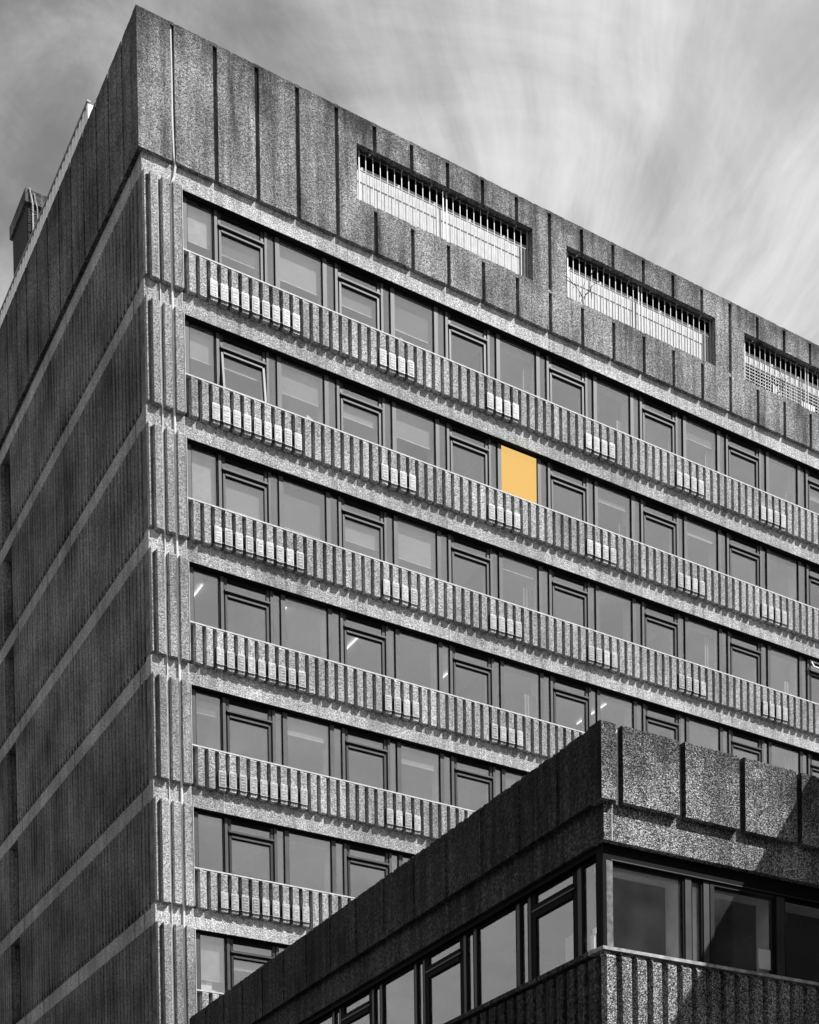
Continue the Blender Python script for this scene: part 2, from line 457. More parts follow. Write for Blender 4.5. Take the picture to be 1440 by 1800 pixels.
# ---- fascia: one precast piece per groove module
openings = []
for i in range(4):
    a = G1 + 1.2 * 4 + 7.2 * i + 0.62
    openings.append((a, a + 5.95))
OT, OB = ZR - 0.79, ZR - 2.31
FB = ZR - 3.545
def fascia_front():
    edges = [-FD] + [G1 + 1.2 * n for n in range(0, 29)]
    for j, (a, e) in enumerate(zip(edges, edges[1:])):
        gw = 0.062
        x0 = a if j == 0 else a + gw
        x1 = e - (0.045 if j == 0 else gw)
        west = 'side_fascia' if j == 0 else None
        op = None
        for (oa, ob) in openings:
            if e > oa and a < ob:
                op = (oa, ob)
        if op is None:
            b = MB()
            b.ragged(x0, x1, 0, -FD, 0.16, FB, ZR, 'fascia', 0.006, west, 0.1, 3)
            b.box(x1, e + gw, 0.0, 0.158, FB, ZR - 0.09, 'groove')
            b.box(x1 + 0.001, e + gw - 0.001, -FD + 0.008, 0.158, ZR - 0.089, ZR - 0.008, 'fascia')
            b.build('fascia_panel', tower)
        else:
            oa, ob = op
            inside = oa < e < ob
            up = MB(); lo_ = MB()
            up.ragged(x0, x1, 0, -FD, 0.16, OT, ZR, 'fascia', 0.006, None, 0.1, 3)
            up.box(x1, e + gw, 0.0, 0.158, OT, ZR - 0.09, 'groove')
            up.box(x1 + 0.001, e + gw - 0.001, -FD + 0.008, 0.158, ZR - 0.089, ZR - 0.008, 'fascia')
            lo_.box(x0, x1, -FD, 0.16, FB, OB, 'fascia')
            lo_.box(x1, e + gw, 0.0, 0.158, FB, OB - 0.12, 'groove')
            lo_.box(x1 + 0.001, e + gw - 0.001, -FD + 0.008, 0.158, OB - 0.119, OB - 0.021, 'fascia')
            if inside and a > oa:
                up.build('fascia_panel', tower); lo_.build('fascia_panel', tower)
            else:
                for q, mi_ in zip(up.f, up.mi):
                    lo_.f.append(tuple(len(lo_.v) + z_ for z_ in q)); lo_.mi.append(lo_.m(up.mats[mi_]))
                lo_.v += up.v
                if x0 < oa < x1:
                    lo_.box(x0, oa, -FD, 0.16, OB, OT, 'fascia')
                if x0 < ob < x1:
                    lo_.box(ob, x1, -FD, 0.16, OB, OT, 'fascia')
                if not inside:
                    lo_.box(x1, e + gw, 0.0, 0.158, OB - 0.02, OT, 'groove')
                lo_.build('fascia_panel', tower)
fascia_front()
# left-hand return of the fascia
def fascia_side():
    yy = [0.0, 0.98, 2.04, 3.03] + [3.03 + 1.1 * k for k in range(1, 20)]
    for j, (a, e) in enumerate(zip(yy, yy[1:])):
        b = MB()
        y0 = 0.162 if j == 0 else a + 0.05
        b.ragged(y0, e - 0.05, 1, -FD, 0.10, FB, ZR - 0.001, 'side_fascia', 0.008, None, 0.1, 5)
        b.box(-0.04, 0.098, e - 0.05, e + 0.05, FB, ZR - 0.035, 'side_fascia')
        b.build('side_fascia_panel', tower)
fascia_side()

# ---- floor bands wrap the corner
DYT = 23.9
BH = 0.525                  # band left showing under the ribs of the front
def band_mesh(h, hs):
    b = MB()
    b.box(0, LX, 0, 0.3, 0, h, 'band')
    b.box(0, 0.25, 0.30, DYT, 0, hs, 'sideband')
    for n in range(0, 10):                       # sealed joints between the precast lengths
        x = B0 + BAY * n - 0.06
        b.box(x, x + 0.014, -0.003, 0.0, 0.0, h, 'joint')
    for x in (0.43, 1.045):
        b.box(x, x + 0.012, -0.003, 0.0, 0.0, h, 'joint')
    for y in (0.75, 6.2, 11.6):
        b.box(-0.004, 0.0, y, y + 0.03, 0, hs, 'gasket_and_shade')
    return b.mesh('floor_band')
bm_top = band_mesh(FB - ZH - 0.004, FB - ZH - 0.004)
inst('floor_band', bm_top, tower, (0, 0, ZH))
bm = band_mesh(BH, 0.46)
for k in range(1, NF):
    inst('floor_band', bm, tower, (0, 0, head(k)))

# ---- ribbed spandrels, one per bay
def rib(b, x, w, z0, z1, mat, chamfer=True, taper=0.012):
    """precast rib: draughted sides, bevelled upper right shoulder"""
    xa, xb = x, x + w
    ya, yb = -RD, 0.0
    zt = z1 - 0.05
    b.hexa([(xa, ya, z0), (xb, ya, z0), (xb + taper, yb, z0), (xa - taper, yb, z0),
            (xa, ya, zt), (xb, ya, zt), (xb + taper, yb, zt), (xa - taper, yb, zt)], mat)
    b.hexa([(xa, ya, zt), (xb, ya, zt), (xb + taper, yb, zt), (xa - taper, yb, zt),
            (xa + 0.0, ya + 0.02, z1), (xb + 0.03, ya + 0.045, z1), (xb + 0.045, yb, z1), (xa - 0.01, yb, z1)], mat)
def spandrel_mesh(nribs, off=0.06):
    """local x=0 at the bay line, z=0 at the underside of the ribs"""
    b = MB()
    hh = H - BH - SILL          # from rib underside up to sill top
    L = nribs * 0.3
    b.box(0, L, 0.0, 0.2, 0.0, hh - 0.05, 'groove')
    for i in range(nribs):
        rib(b, i * 0.3 + off, 0.18, 0.0, hh - 0.05, 'rib')
    return b.mesh('ribbed_spandrel')
sp12 = spandrel_mesh(12)
sp3 = spandrel_mesh(3)
def sill_mesh(L):
    b = MB()
    hh = H - BH - SILL
    b.hexa([(0, -RD + 0.015, hh - 0.048), (L, -RD + 0.015, hh - 0.048), (L, 0.24, hh - 0.048), (0, 0.24, hh - 0.048),
            (0, -RD + 0.015, hh - 0.012), (L, -RD + 0.015, hh - 0.012), (L, 0.24, hh + 0.01), (0, 0.24, hh + 0.01)], 'smooth')
    return b.mesh('window_sill')
sill12 = sill_mesh(BAY - 0.006); sill3 = sill_mesh(0.99 - 0.006)
PX = 1.05                          # right-hand edge of the ribbed corner pier
for k in range(0, 9):
    z = head(k + 1) + BH
    # first short spandrel
    bb = inst('ribbed_spandrel', sp3, tower, (B0 - 0.9, 0, z))
    inst('window_sill', sill3, tower, (PX + 0.003, 0, z))
    for n in range(NB):
        inst('ribbed_spandrel', sp12, tower, (B0 + BAY * n, 0, z))
        inst('window_sill', sill12, tower, (B0 + BAY * n + 0.003, 0, z))

# ---- corner pier: three ribs full height
def pier_mesh():
    b = MB()
    hh = H - BH - 0.002
    b.box(0.0, PX, 0.0, 0.3, 0, hh, 'groove')
    # corner strip
    b.hexa([(-0.0, -RD, 0.0), (0.035, -RD, 0.0), (0.05, 0, 0.0), (0.0, 0, 0.0),
            (-0.0, -RD, hh), (0.035, -RD, hh - 0.16), (0.05, 0, hh), (0.0, 0, hh)], 'rib')
    b.hexa([(0.035, -RD, hh - 0.16), (0.036, -RD, hh - 0.16), (0.05, 0, hh - 0.16), (0.049, 0, hh - 0.16),
            (0.0, -RD, hh), (0.16, -RD * 0.2, hh), (0.16, 0, hh), (0.0, 0, hh)], 'rib')
    for x, w in ((0.175, 0.19), (0.50, 0.19), (0.80, 0.215)):
        rib(b, x, w, 0.0, hh, 'rib')
    # cast pale arrises where the ribs were jointed
    b.box(0.372, 0.392, -RD * 0.72, -0.001, 0.02, hh - 0.05, 'joint')
    b.box(PX - 0.012, PX + 0.001, -RD + 0.01, -0.0, 0.02, hh - 0.04, 'joint')
    return b.mesh('corner_pier')
pm = pier_mesh()
for k in range(0, NF - 1):
    inst('corner_pier', pm, tower, (0, 0, head(k + 1) + BH))

# ---- left-hand face: finely ribbed storey panels, stair slot, ribbed wall beyond
def side_panel_mesh(y0, y1):      # starts 0.46 above the head line, behind the front's pier
    b = MB()
    hh = H - 0.46 - 0.002
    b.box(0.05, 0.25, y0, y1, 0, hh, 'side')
    y = y0 + 0.06
    i = 0
    while y + 0.17 < y1:
        w = 0.205
        b.hexa([(-0.02, y, 0.13), (0.05, y - 0.01, 0.13), (0.05, y + w + 0.01, 0.13), (-0.02, y + w, 0.13),
                (-0.02, y, hh), (0.05, y - 0.01, hh), (0.05, y + w + 0.01, hh), (-0.02, y + w, hh)], 'side')
        b.box(-0.018, 0.05, y + 0.04, y + 0.17, 0.0, 0.1295, 'side')
        y += 0.262; i += 1
    return b.mesh('ribbed_side_panel')
spa = side_panel_mesh(0.302, DY)
spb = side_panel_mesh(13.1, DYT)
for k in range(0, NF - 1):
    z = head(k + 1) + 0.46
    inst('ribbed_side_panel', spa, tower, (0, 0, z))
    inst('ribbed_side_panel', spb, tower, (0, 0, z))
# slot windows on the stair
def slot_mesh():
    b = MB()
    hh = H - 0.46 - 0.004
    b.box(0.45, 0.55, DY - 0.1, 13.2, 0, hh, 'black')
    b.box(0.30, 0.36, DY, DY + 0.07, 0, hh, 'gasket_and_shade')
    b.box(0.30, 0.36, 13.03, 13.1, 0, hh, 'gasket_and_shade')
    b.box(0.24, 0.36, DY + 0.07, 13.03, 0.0, 0.10, 'frame')
    b.box(0.20, 0.36, DY + 0.07, 13.03, 1.0, 1.08, 'frame')
    b.box(0.24, 0.36, DY + 0.07, 13.03, hh - 0.2, hh, 'frame')
    return b.mesh('stair_window')
sl = slot_mesh()
b = MB(); b.box(0.335, 0.345, DY + 0.072, 13.028, 0.12, H - 0.7, 'glass_side')
slg = b.mesh('pane')
for k in range(0, NF - 1):
    z = head(k + 1) + 0.462
    so = inst('stair_window', sl, tower, (0, 0, z))
    inst('pane', slg, so)

# ---- windows of the front
HT = 0.0
WY = 0.14                 # outer face of the mullions
GY = 0.19                 # glass plane
WH = SILL - 0.03          # from sill top up to the head
def vbar(b, x0, x1, mat='frame2', y0=WY, y1=0.26, z0=0.0, z1=None):
    b.box(x0, x1, y0, y1, z0, WH if z1 is None else z1, mat)
def window_mesh(first=False):
    """local x=0 at the bay line, z=0 at the sill"""
    b = MB()
    # head and sill rails
    x0, x1 = 0.0, 3.598
    b.box(x0, x1, 0.155, 0.26, WH - 0.045, WH, 'gasket_and_shade')
    b.box(x0, x1, 0.155, 0.26, 0.0, 0.035, 'frame')
    zz = (0.036, WH - 0.046)
    for a, e, m in ((0.0, 0.018, 'gasket_and_shade'), (0.018, 0.10, 'frame2'), (0.10, 0.125, 'gasket_and_shade'),
                    (1.45, 1.475, 'gasket_and_shade'), (1.475, 1.55, 'frame2'), (1.55, 1.565, 'gasket_and_shade'),
                    (1.77, 1.79, 'gasket_and_shade'), (1.79, 1.915, 'frame2'), (1.915, 1.93, 'frame'),
                    (3.215, 3.235, 'gasket_and_shade'), (3.235, 3.36, 'frame2'), (3.36, 3.372, 'gasket_and_shade')):
        d = 0.0 if m == 'frame2' else (0.02 if m == 'frame' else 0.025)
        b.box(a, e, WY + d, 0.26, zz[0], zz[1], m)
    b.box(x0, x1, 0.012, 0.154, WH - 0.004, WH - 0.001, 'gasket_and_shade')  # black plate painting the shade under the band's soffit
    # transom of the opener
    b.box(0.126, 1.449, 0.10, 0.26, WH - 0.42, WH - 0.375, 'frame2')
    b.box(0.126, 1.449, 0.15, 0.26, WH - 0.49, WH - 0.421, 'gasket_and_shade')
    # vent frame
    b.box(0.126, 0.21, 0.165, 0.25, WH - 0.374, WH - 0.047, 'frame')
    b.box(1.37, 1.449, 0.165, 0.25, WH - 0.374, WH - 0.047, 'frame')
    b.box(0.211, 1.369, 0.165, 0.25, WH - 0.374, WH - 0.34, 'frame')
    b.box(0.211, 1.369, 0.165, 0.25, WH - 0.15, WH - 0.047, 'gasket_and_shade')
    return b.mesh('window')
def sash_mesh():
    """hung at its top edge: local origin at the hinge"""
    b = MB()
    hgt = WH - 0.49 - 0.037
    for a, e in ((0.13, 0.152), (1.423, 1.445)):
        b.box(a, e, -0.02, 0.05, -hgt, 0, 'gasket_and_shade')
    for a, e in ((0.153, 0.215), (1.36, 1.422)):
        b.box(a, e, -0.035, 0.05, -hgt, 0, 'frame')
    b.box(0.216, 1.359, -0.05, 0.05, -0.045, 0, 'frame2')
    b.box(0.216, 1.359, -0.012, 0.05, -0.075, -0.046, 'gasket_and_shade')
    b.box(0.216, 1.359, -0.035, 0.05, -hgt, -hgt + 0.055, 'frame')
    return b.mesh('opening_sash')
def pane_mesh(x0, x1, z0, z1, y=GY, mat='glass', name='pane'):
    b = MB(); b.box(x0, x1, y, y + 0.006, z0, z1, mat)
    return b.mesh(name)
def reveal_mesh():
    b = MB()
    b.box(-0.25, 3.35, 0.262, 0.62, WH - 0.06, WH - 0.03, 'reveal')
    b.box(3.235, 3.35, 0.262, 0.62, 0.0, WH - 0.061, 'reveal')
    b.box(1.46, 1.55, 0.262, 0.5, 0.0, WH - 0.061, 'reveal')
    return b.mesh('inner_reveal')
rvm = reveal_mesh()
wm = window_mesh(); sm_ = sash_mesh()
pf = pane_mesh(1.932, 3.213, 0.037, WH - 0.047)
ps1 = pane_mesh(1.567, 1.768, 0.037, WH - 0.047)
ps2 = pane_mesh(3.374, 3.598, 0.037, WH - 0.047)
pv = pane_mesh(0.213, 1.367, WH - 0.338, WH - 0.152, 0.2)
HG = WH - 0.49 - 0.037
pso = pane_mesh(0.217, 1.358, -HG + 0.056, -0.077, 0.01)
# narrow first window beside the pier
def first_mesh():
    b = MB()
    a0 = PX - B0 + 0.003
    b.box(a0, -0.002, 0.155, 0.26, WH - 0.045, WH, 'gasket_and_shade')
    b.box(a0, -0.002, 0.155, 0.26, 0.0, 0.035, 'frame')
    b.box(a0, -0.002, 0.012, 0.154, WH - 0.004, WH - 0.001, 'gasket_and_shade')  # same black soffit plate, shade put into its colour
    b.box(a0, a0 + 0.23, WY, 0.26, 0.036, WH - 0.046, 'frame2')
    b.box(a0 + 0.23, a0 + 0.25, WY + 0.02, 0.26, 0.036, WH - 0.046, 'gasket_and_shade')
    b.box(-0.03, -0.002, WY + 0.02, 0.26, 0.036, WH - 0.046, 'gasket_and_shade')
    return b.mesh('window')
fm = first_mesh()
pfirst = pane_mesh(PX - B0 + 0.255, -0.032, 0.037, WH - 0.047)
yel = pane_mesh(1.932, 3.213, 0.037, WH - 0.047, GY - 0.012, 'yellow')
b = MB()
b.box(0.02, 3.372, 0.155, 0.26, WH, WH + 0.0, 'gasket_and_shade')
wins = {}
for k in range(0, 8):
    z = head(k) - WH
    o1 = inst('window', fm, tower, (B0, 0, z))
    inst('pane', pfirst, o1)
    for n in range(NB):
        wo = inst('window', wm, tower, (B0 + BAY * n, 0, z))
        if k == 1 and n == 2:
            wo['label'] = 'window with one bright yellow self-glowing pane'
            yo = inst('pane', yel, wo); yo['label'] = 'bright yellow self-glowing pane'
        else:
            inst('pane', pf, wo)
        inst('side_pane', ps1, wo)
        if n < NB - 1:
            inst('side_pane', ps2, wo)
        inst('vent_pane', pv, wo)
        inst('inner_reveal', rvm, wo)
        # the sash's frame and its glass hang together
        so = inst('opening_sash', sm_, wo, (0, WY + 0.05, WH - 0.491))
        me = pso
        po = inst('sash_pane', me, wo, (0, WY + 0.05, WH - 0.491))
        if (k, n) in ((1, 0),):
            so.rotation_euler = (R(-6.5), 0, 0); po.rotation_euler = (R(-6.5), 0, 0)
            so['label'] = 'sash standing open at its foot'
        wins[(k, n)] = wo

# one small vent light tilted open near the right edge of the picture
b = MB()
b.box(0.14, 1.44, -0.01, 0.03, -0.04, 0.0, 'cable'); b.box(0.14, 1.44, -0.01, 0.03, -0.32, -0.28, 'cable')
b.box(0.14, 0.19, -0.01, 0.03, -0.279, -0.041, 'cable'); b.box(1.39, 1.44, -0.01, 0.03, -0.279, -0.041, 'cable')
ov = b.build('open_vent_frame', wins[(2, 6)], (0, WY - 0.01, WH - 0.06)); ov.rotation_euler = (R(-28), 0, 0)

# ---- vent covers clamped over the ribs
def cover_mesh():
    b = MB()
    w, h, d = 0.20, 0.42, 0.035
    x0 = -0.028
    b.box(x0, x0 + w, -RD - d, -RD - 0.002, 0, h, 'cover')
    b.box(x0 + 0.018, x0 + w - 0.018, -RD - d - 0.006, -RD - d, 0.03, h - 0.04, 'plate')
    for i in range(4):
        zz = 0.08 + i * 0.075
        b.box(x0 + 0.04, x0 + w - 0.04, -RD - d - 0.012, -RD - d - 0.006, zz, zz + 0.02, 'cover')
    b.box(x0 - 0.012, x0, -RD - d + 0.004, -RD + 0.06, 0.0, h, 'frame')
    b.box(x0 + w, x0 + w + 0.012, -RD - d + 0.004, -RD + 0.06, 0.0, h, 'frame')
    return b.mesh('vent_cover')
cm = cover_mesh()
def rod_mesh(nr):
    b = MB()
    for zz in (0.02, 0.36):
        b.box(-0.03, 0.3 * nr - 0.09, -RD - 0.02, -RD - 0.004, zz, zz + 0.012, 'frame2')
    return b.mesh('tie_rods')
rm4 = rod_mesh(4); rm9 = rod_mesh(9)
for k in range(0, 8):
    z = head(k + 1) + BH + 0.085
    for n in range(-1, NB):
        cnt = 9 if n == -1 else 4
        if n == 0:
            continue
        x = (B0 - 0.9 + 0.06 + 0.6) if n == -1 else (B0 + BAY * n + 0.06 + 0.3 * 4)
        vb = inst('vent_bank', rm9 if cnt == 9 else rm4, tower, (x, 0, z))
        for i in range(cnt):
            inst('vent_cover', cm, vb, (0.3 * i, 0, random.uniform(-0.012, 0.012)))

# ---- interiors: slabs, ceilings, partitions and a corridor wall seen through the glass
def interior_mesh():
    b = MB()
    X0, X1 = 0.32, LX - 0.3
    zc = 0.0
    b.box(X0, X1, 0.32, 6.0, 0.002, 0.10, 'ceil')             # suspended ceiling (underside seen)
    b.box(X0, X1, 0.32, 6.0, -H + 0.56, -H + 0.46, 'room')
    b.box(X0, X1, 6.0, 6.1, -H + 0.57, 0.09, 'room')
    b.box(X0 - 0.05, X0 - 0.001, 0.32, 6.0, -H + 0.57, 0.09, 'room')
    for n in range(0, NB):
        x = B0 + BAY * n + 1.83
        if n % 2 == 0:
            b.box(x, x + 0.08, 0.30, 5.99, -H + 0.57, -0.002, 'room')
    return b.mesh('office_interior')
im = interior_mesh()
for k in range(0, 8):
    inst('office_interior', im, tower, (0, 0, head(k)))

# ---- blinds, each at its own height
def blind(k, x0, x1, drop, mat='blind'):
    b = MB(); b.box(x0, x1, 0.285, 0.292, -drop, -0.075, mat)
    b.box(x0, x1, 0.278, 0.30, -drop - 0.02, -drop, 'cover')
    b.build('roller_blind', tower, (0, 0, head(k)))
rnd = random.Random(11)
room_drop = {0: (1.02, 1.02, 0.35, 0.15, 0.6, 0.15, 0.9, 0.4), 1: (0.85, 0.85, 0.3, 0.5, 0.5, 0.3, 0.2, 0.8), 2: (1.3, 1.1, 0.4, 0.2, 0.3, 0.2, 0.6, 0.5),
             3: (0.15,) * 8, 4: (0.55, 0.5, 0.35, 0.2, 0.2, 0.3, 0.2, 0.3), 5: (0.25, 0.25, 0.2, 0.3, 0.3, 0.2, 0.3, 0.2), 6: (0.8, 0.2, 0.3, 0.3, 0.2, 0.2, 0.2, 0.3)}
for k in range(0, 7):
    for n in range(-1, 8):
        x = B0 + BAY * n
        d = room_drop[k][max(n, 0)]
        if n == -1:
            blind(k, PX + 0.27, B0 - 0.04, {2: 1.46, 6: 1.2}.get(k, d), 'curtain' if k in (0, 2, 6) else 'blind')
        else:
            if not (k == 1 and n == 2):
                blind(k, x + 1.96, x + 3.19, d + rnd.uniform(-0.03, 0.03))
            if d > 0.25:
                blind(k, x + 0.17, x + 1.40, d + rnd.uniform(-0.06, 0.03))

# ---- pale curtains gathered at one side of some rooms
for k in range(0, 7):
    for n in range(0, 8):
        if rnd.random() < 0.42 and not (k == 1 and n == 2):
            x = B0 + BAY * n
            hgt = rnd.choice([WH - 0.1, 0.9, 0.7]); wd = rnd.uniform(0.25, 0.5)
            b = MB()
            nf_ = 7
            for q in range(nf_):
                xa = x + 3.22 - wd + wd * q / nf_
                b.box(xa, xa + wd / nf_ * 0.96, 0.40 + 0.03 * (q % 2), 0.44 + 0.03 * (q % 2), 0.03, hgt, 'curtain')
            b.build('curtain', tower, (0, 0, head(k) - WH))

# ---- lightning conductors down the pier
b = MB()
cz = [ZR - 0.01]
pts = [(G1 + 0.005, 0.0 - 0.03, ZR + 0.01), (G1 + 0.01, -0.04, ZR - 1.2), (G1 - 0.0, -0.05, ZR - 2.4), (G1 + 0.02, -0.06, ZR - 3.3),
       (G1 + 0.06, -0.05, ZR - 3.62), (G1 + 0.02, -0.03, ZR - 3.9), (G1 - 0.045, -0.03, ZR - 4.1)]
z = ZR - 4.3
j = 0
while z > 0.3:
    pts.append((G1 - 0.075 + 0.008 * math.sin(j * 1.7), -0.035, z)); z -= 0.8; j += 1
b.tube(pts, 0.032, 'cable', 6)
b.build('lightning_conductor', tower)
b = MB()
pts = [(0.445 + 0.006 * math.sin(i * 2.1), -0.02, head(1) + 0.5 - i * 0.75) for i in range(36)]
b.tube(pts, 0.019, 'cable', 5)
b.build('lightning_conductor', tower)

# ---- plant screens in the fascia openings: board, void and galvanised rails
b = MB()
b.box(0.12, LX, 0.32, 0.34, ZR - 0.72, ZR - 0.70, 'black')
b.box(0.12, LX, 0.162, 7.9, ZR - 0.60, ZR - 0.02, 'black')        # roof slab over the plant gallery
b.box(0.12, LX, 2.6, 2.7, ZR - 3.5, ZR - 0.61, 'black')
b.box(0.12, LX, 0.17, 2.59, ZR - 3.50, ZR - 2.7, 'black')
b.build('plant_gallery', tower)
for i, (oa, ob) in enumerate(openings):
    b = MB()
    if i != 2:
        b.box(oa - 0.15, ob - 0.03, 0.19, 0.22, OB - 0.2, ZR - 1.10, 'board')
        b.build('gallery_board', tower)
    else:
        b.box(oa - 0.15, ob - 0.03, 0.19, 0.22, ZR - 1.50, ZR - 1.10, 'board')
        b.box(oa + 4.0 - 1.2, oa + 3.4, 0.10, 0.115, OB - 0.02, OB + 0.38, 'paper')
        b.box(oa + 1.5, oa + 1.8, 0.13, 0.15, OB + 0.1, OB + 0.5, 'paper')
        b.build('gallery_board', tower)
        b = MB()
        zz = OB + 0.0
        while zz < ZR - 1.46:
            b.box(oa, ob, 0.165, 0.175, zz, zz + 0.028, 'board'); zz += 0.105
        xx = oa
        while xx < ob:
            b.box(xx, xx + 0.028, 0.176, 0.184, OB, ZR - 1.50, 'board'); xx += 0.12
        b.build('gallery_mesh', tower)
    mid = (oa + ob) / 2 - 0.02
    for (ra, rb) in ((oa + 0.14, mid - 0.025), (mid + 0.06, ob - 0.07)):
        b = MB()
        y0, y1 = 0.035, 0.06
        b.box(ra, ra + 0.035, y0, y1, OB + 0.01, OT - 0.02, 'rail')
        b.box(rb - 0.035, rb, y0, y1, OB + 0.01, OT - 0.02, 'rail')
        b.box(ra + 0.036, rb - 0.036, y0 + 0.004, y1 - 0.004, OT - 0.05, OT - 0.025, 'frame')
        b.box(ra + 0.036, rb - 0.036, y0 + 0.002, y1 - 0.004, OB + 0.965, OB + 0.985, 'frame')
        b.box(ra + 0.036, rb - 0.036, y0, y1, OB + 0.012, OB + 0.035, 'frame')
        n = 12
        for q in range(1, n):
            x = ra + (rb - ra) * q / n
            b.box(x - 0.010, x + 0.010, y0 + 0.005, y0 + 0.022, OB + 0.036, OT - 0.051, 'rail')
        for q in range(n):
            x = ra + (rb - ra) * (q + 0.5) / n
            b.box(x - 0.006, x + 0.006, y0 + 0.005, y0 + 0.016, OB + 0.036, OB + 0.955, 'frame2')
        for q in (0.12, 0.5, 0.85):
            x = ra + (rb - ra) * q
            b.box(x - 0.02, x + 0.02, 0.0, 0.07, OT - 0.06, OT - 0.002, 'rail')
        b.build('guard_rail', tower)

# ---- roof
b = MB()
b.box(0.101, LX, 7.95, DYT, ZR - 0.75, ZR - 0.55, 'render')
b.box(LX, LX + 0.3, 0.0, DYT, 0.0, ZR - 0.05, 'render')
b.box(0.3, LX, DYT, DYT + 0.3, 0.0, ZR - 0.05, 'render')
b.box(0.55, LX - 0.4, 6.4, 6.5, 0.0, ZR - 4.2, 'render')
b.box(0.55, LX - 0.4, 0.5, 6.3, 0.0, head(7) - 0.6 - H, 'render')
b.build('wall', tower)
# pale ribbed screen set back behind the side parapet
b = MB()
y = 5.4
i = 0
while y < 19:
    b.box(0.5 + 0.03 * (i % 2), 0.56, y, y + 0.16, ZR - 0.5, ZR + 2.03, 'screen')
    y += 0.161; i += 1
b.box(0.562, 3.5, 5.4, 5.46, ZR - 0.5, ZR + 2.0, 'screen')
b.box(0.47, 0.575, 5.37, 19, ZR + 2.031, ZR + 2.07, 'rail')
b.build('roof_screen', tower)
# stair head: brick box with a concrete coping and a ladder
b = MB()
hx0, hx1, hy0, hy1 = 1.0, 4.2, 13.15, 14.95
zt = ZR + 5.33
b.box(hx0 + 0.06, hx1 - 0.06, hy0 + 0.06, hy1 - 0.06, ZR - 0.54, zt - 0.42, 'brick')
for q in range(60):
    zz = ZR + 0.2 + q * 0.085
    if zz > zt - 0.5:
        break
    b.box(hx0 + 0.05, hx1 - 0.05, hy0 + 0.045, hy0 + 0.058, zz, zz + 0.065, 'brick')
stair = b.build('stair_head', tower)
b = MB()
b.box(hx0 - 0.02, hx1, hy0 - 0.04, hy1 + 0.06, zt - 0.419, zt, 'side')
b.build('coping', stair)
b = MB()
b.tube([(hx0 + 0.20, hy0 - 0.12, ZR), (hx0 + 0.20, hy0 - 0.12, zt - 0.5), (hx0 + 0.12, hy0 - 0.06, zt + 0.02)], 0.03, 'plate')
b.tube([(hx0 + 0.36, hy0 - 0.12, ZR), (hx0 + 0.36, hy0 - 0.12, zt - 0.6), (hx0 + 0.27, hy0 - 0.06, zt - 0.1)], 0.018, 'plate')
zz = ZR + 0.3
while zz < zt - 0.7:
    b.box(hx0 + 0.20, hx0 + 0.36, hy0 - 0.13, hy0 - 0.11, zz, zz + 0.018, 'frame2'); zz += 0.3
b.build('ladder', stair)

# ---- things seen through the tower's glass
def tube_light(k, x, y, L, label):
    b = MB()
    b.box(-0.014, 0.014, -L / 2, L / 2, -0.025, 0.0, 'tube')
    o = b.build('ceiling_tube_light'); o.location = (x, y, head(k) - 0.03)
    tag(o, label, 'ceiling light', 'lit tubes on the office ceilings')
for args in (
    (3, 1.809, 1.193, 0.8, 'short lit tube seen in the narrow corner window of the fourth window row'),
    (3, 4.25, 1.32, 1.3, 'lit tube just right of the first opening window of the fourth row'),
    (3, 4.252, 1.994, 0.7, 'short lit tube end in the lower right of the first opening window, fourth row'),
    (3, 6.731, 1.422, 1.5, 'long lit tube in the second opening window of the fourth row'),
    (3, 10.064, 1.726, 1.0, 'lit tube beside the mullion left of the third opening window, fourth row'),
    (3, 11.561, 1.806, 0.6, 'tiny lit tube end at the foot of the third opening window, fourth row'),
    (3, 11.521, 1.155, 0.7, 'short lit tube right of the third opening window in the fourth row'),
    (3, 15.448, 1.492, 1.5, 'lit tube just above the top corner of the low block'),
):
    tube_light(*args)

def papers(k, x0, n, seed, label):
    r = random.Random(seed); b = MB()
    x = x0
    for i in range(n):
        h = r.uniform(0.12, 0.42); w_ = r.uniform(0.08, 0.2); t = r.uniform(-0.04, 0.04)
        b.hexa([(x, 0.33, 0), (x + w_, 0.33, 0), (x + w_, 0.36, 0), (x, 0.36, 0),
                (x + t, 0.36, h), (x + w_ + t, 0.35, h * 0.8), (x + w_ + t, 0.37, h * 0.8), (x + t, 0.38, h)], 'paper')
        x += w_ * 0.9
    o = b.build('paper_stack'); o.location = (0, 0, head(k) - WH + 0.03)
    tag(o, label, 'papers', 'papers leaning on window sills')
papers(1, PX + 0.3, 5, 1, 'white papers leaning in the corner window of the second row from the top')
papers(2, PX + 0.3, 2, 2, 'white card on the sill of the corner window of the third row')
papers(2, B0 + 0.3, 5, 3, 'large white sheets behind the first opening window of the third row')
papers(1, B0 + 2.6, 4, 4, 'small white papers at the foot of the first wide pane of the second row')
papers(6, PX + 0.3, 3, 5, 'tall white sheets in the lowest corner window, just above the low block')
papers(0, B0 + BAY + 0.5, 3, 6, 'pale bottles and papers behind the second opening window of the top row')
papers(0, B0 + BAY + 1.95, 3, 8, 'pale card at the foot of the second wide pane of the top row')
papers(2, B0 + 2.3, 3, 9, 'white papers at the foot of the first wide pane of the third row')

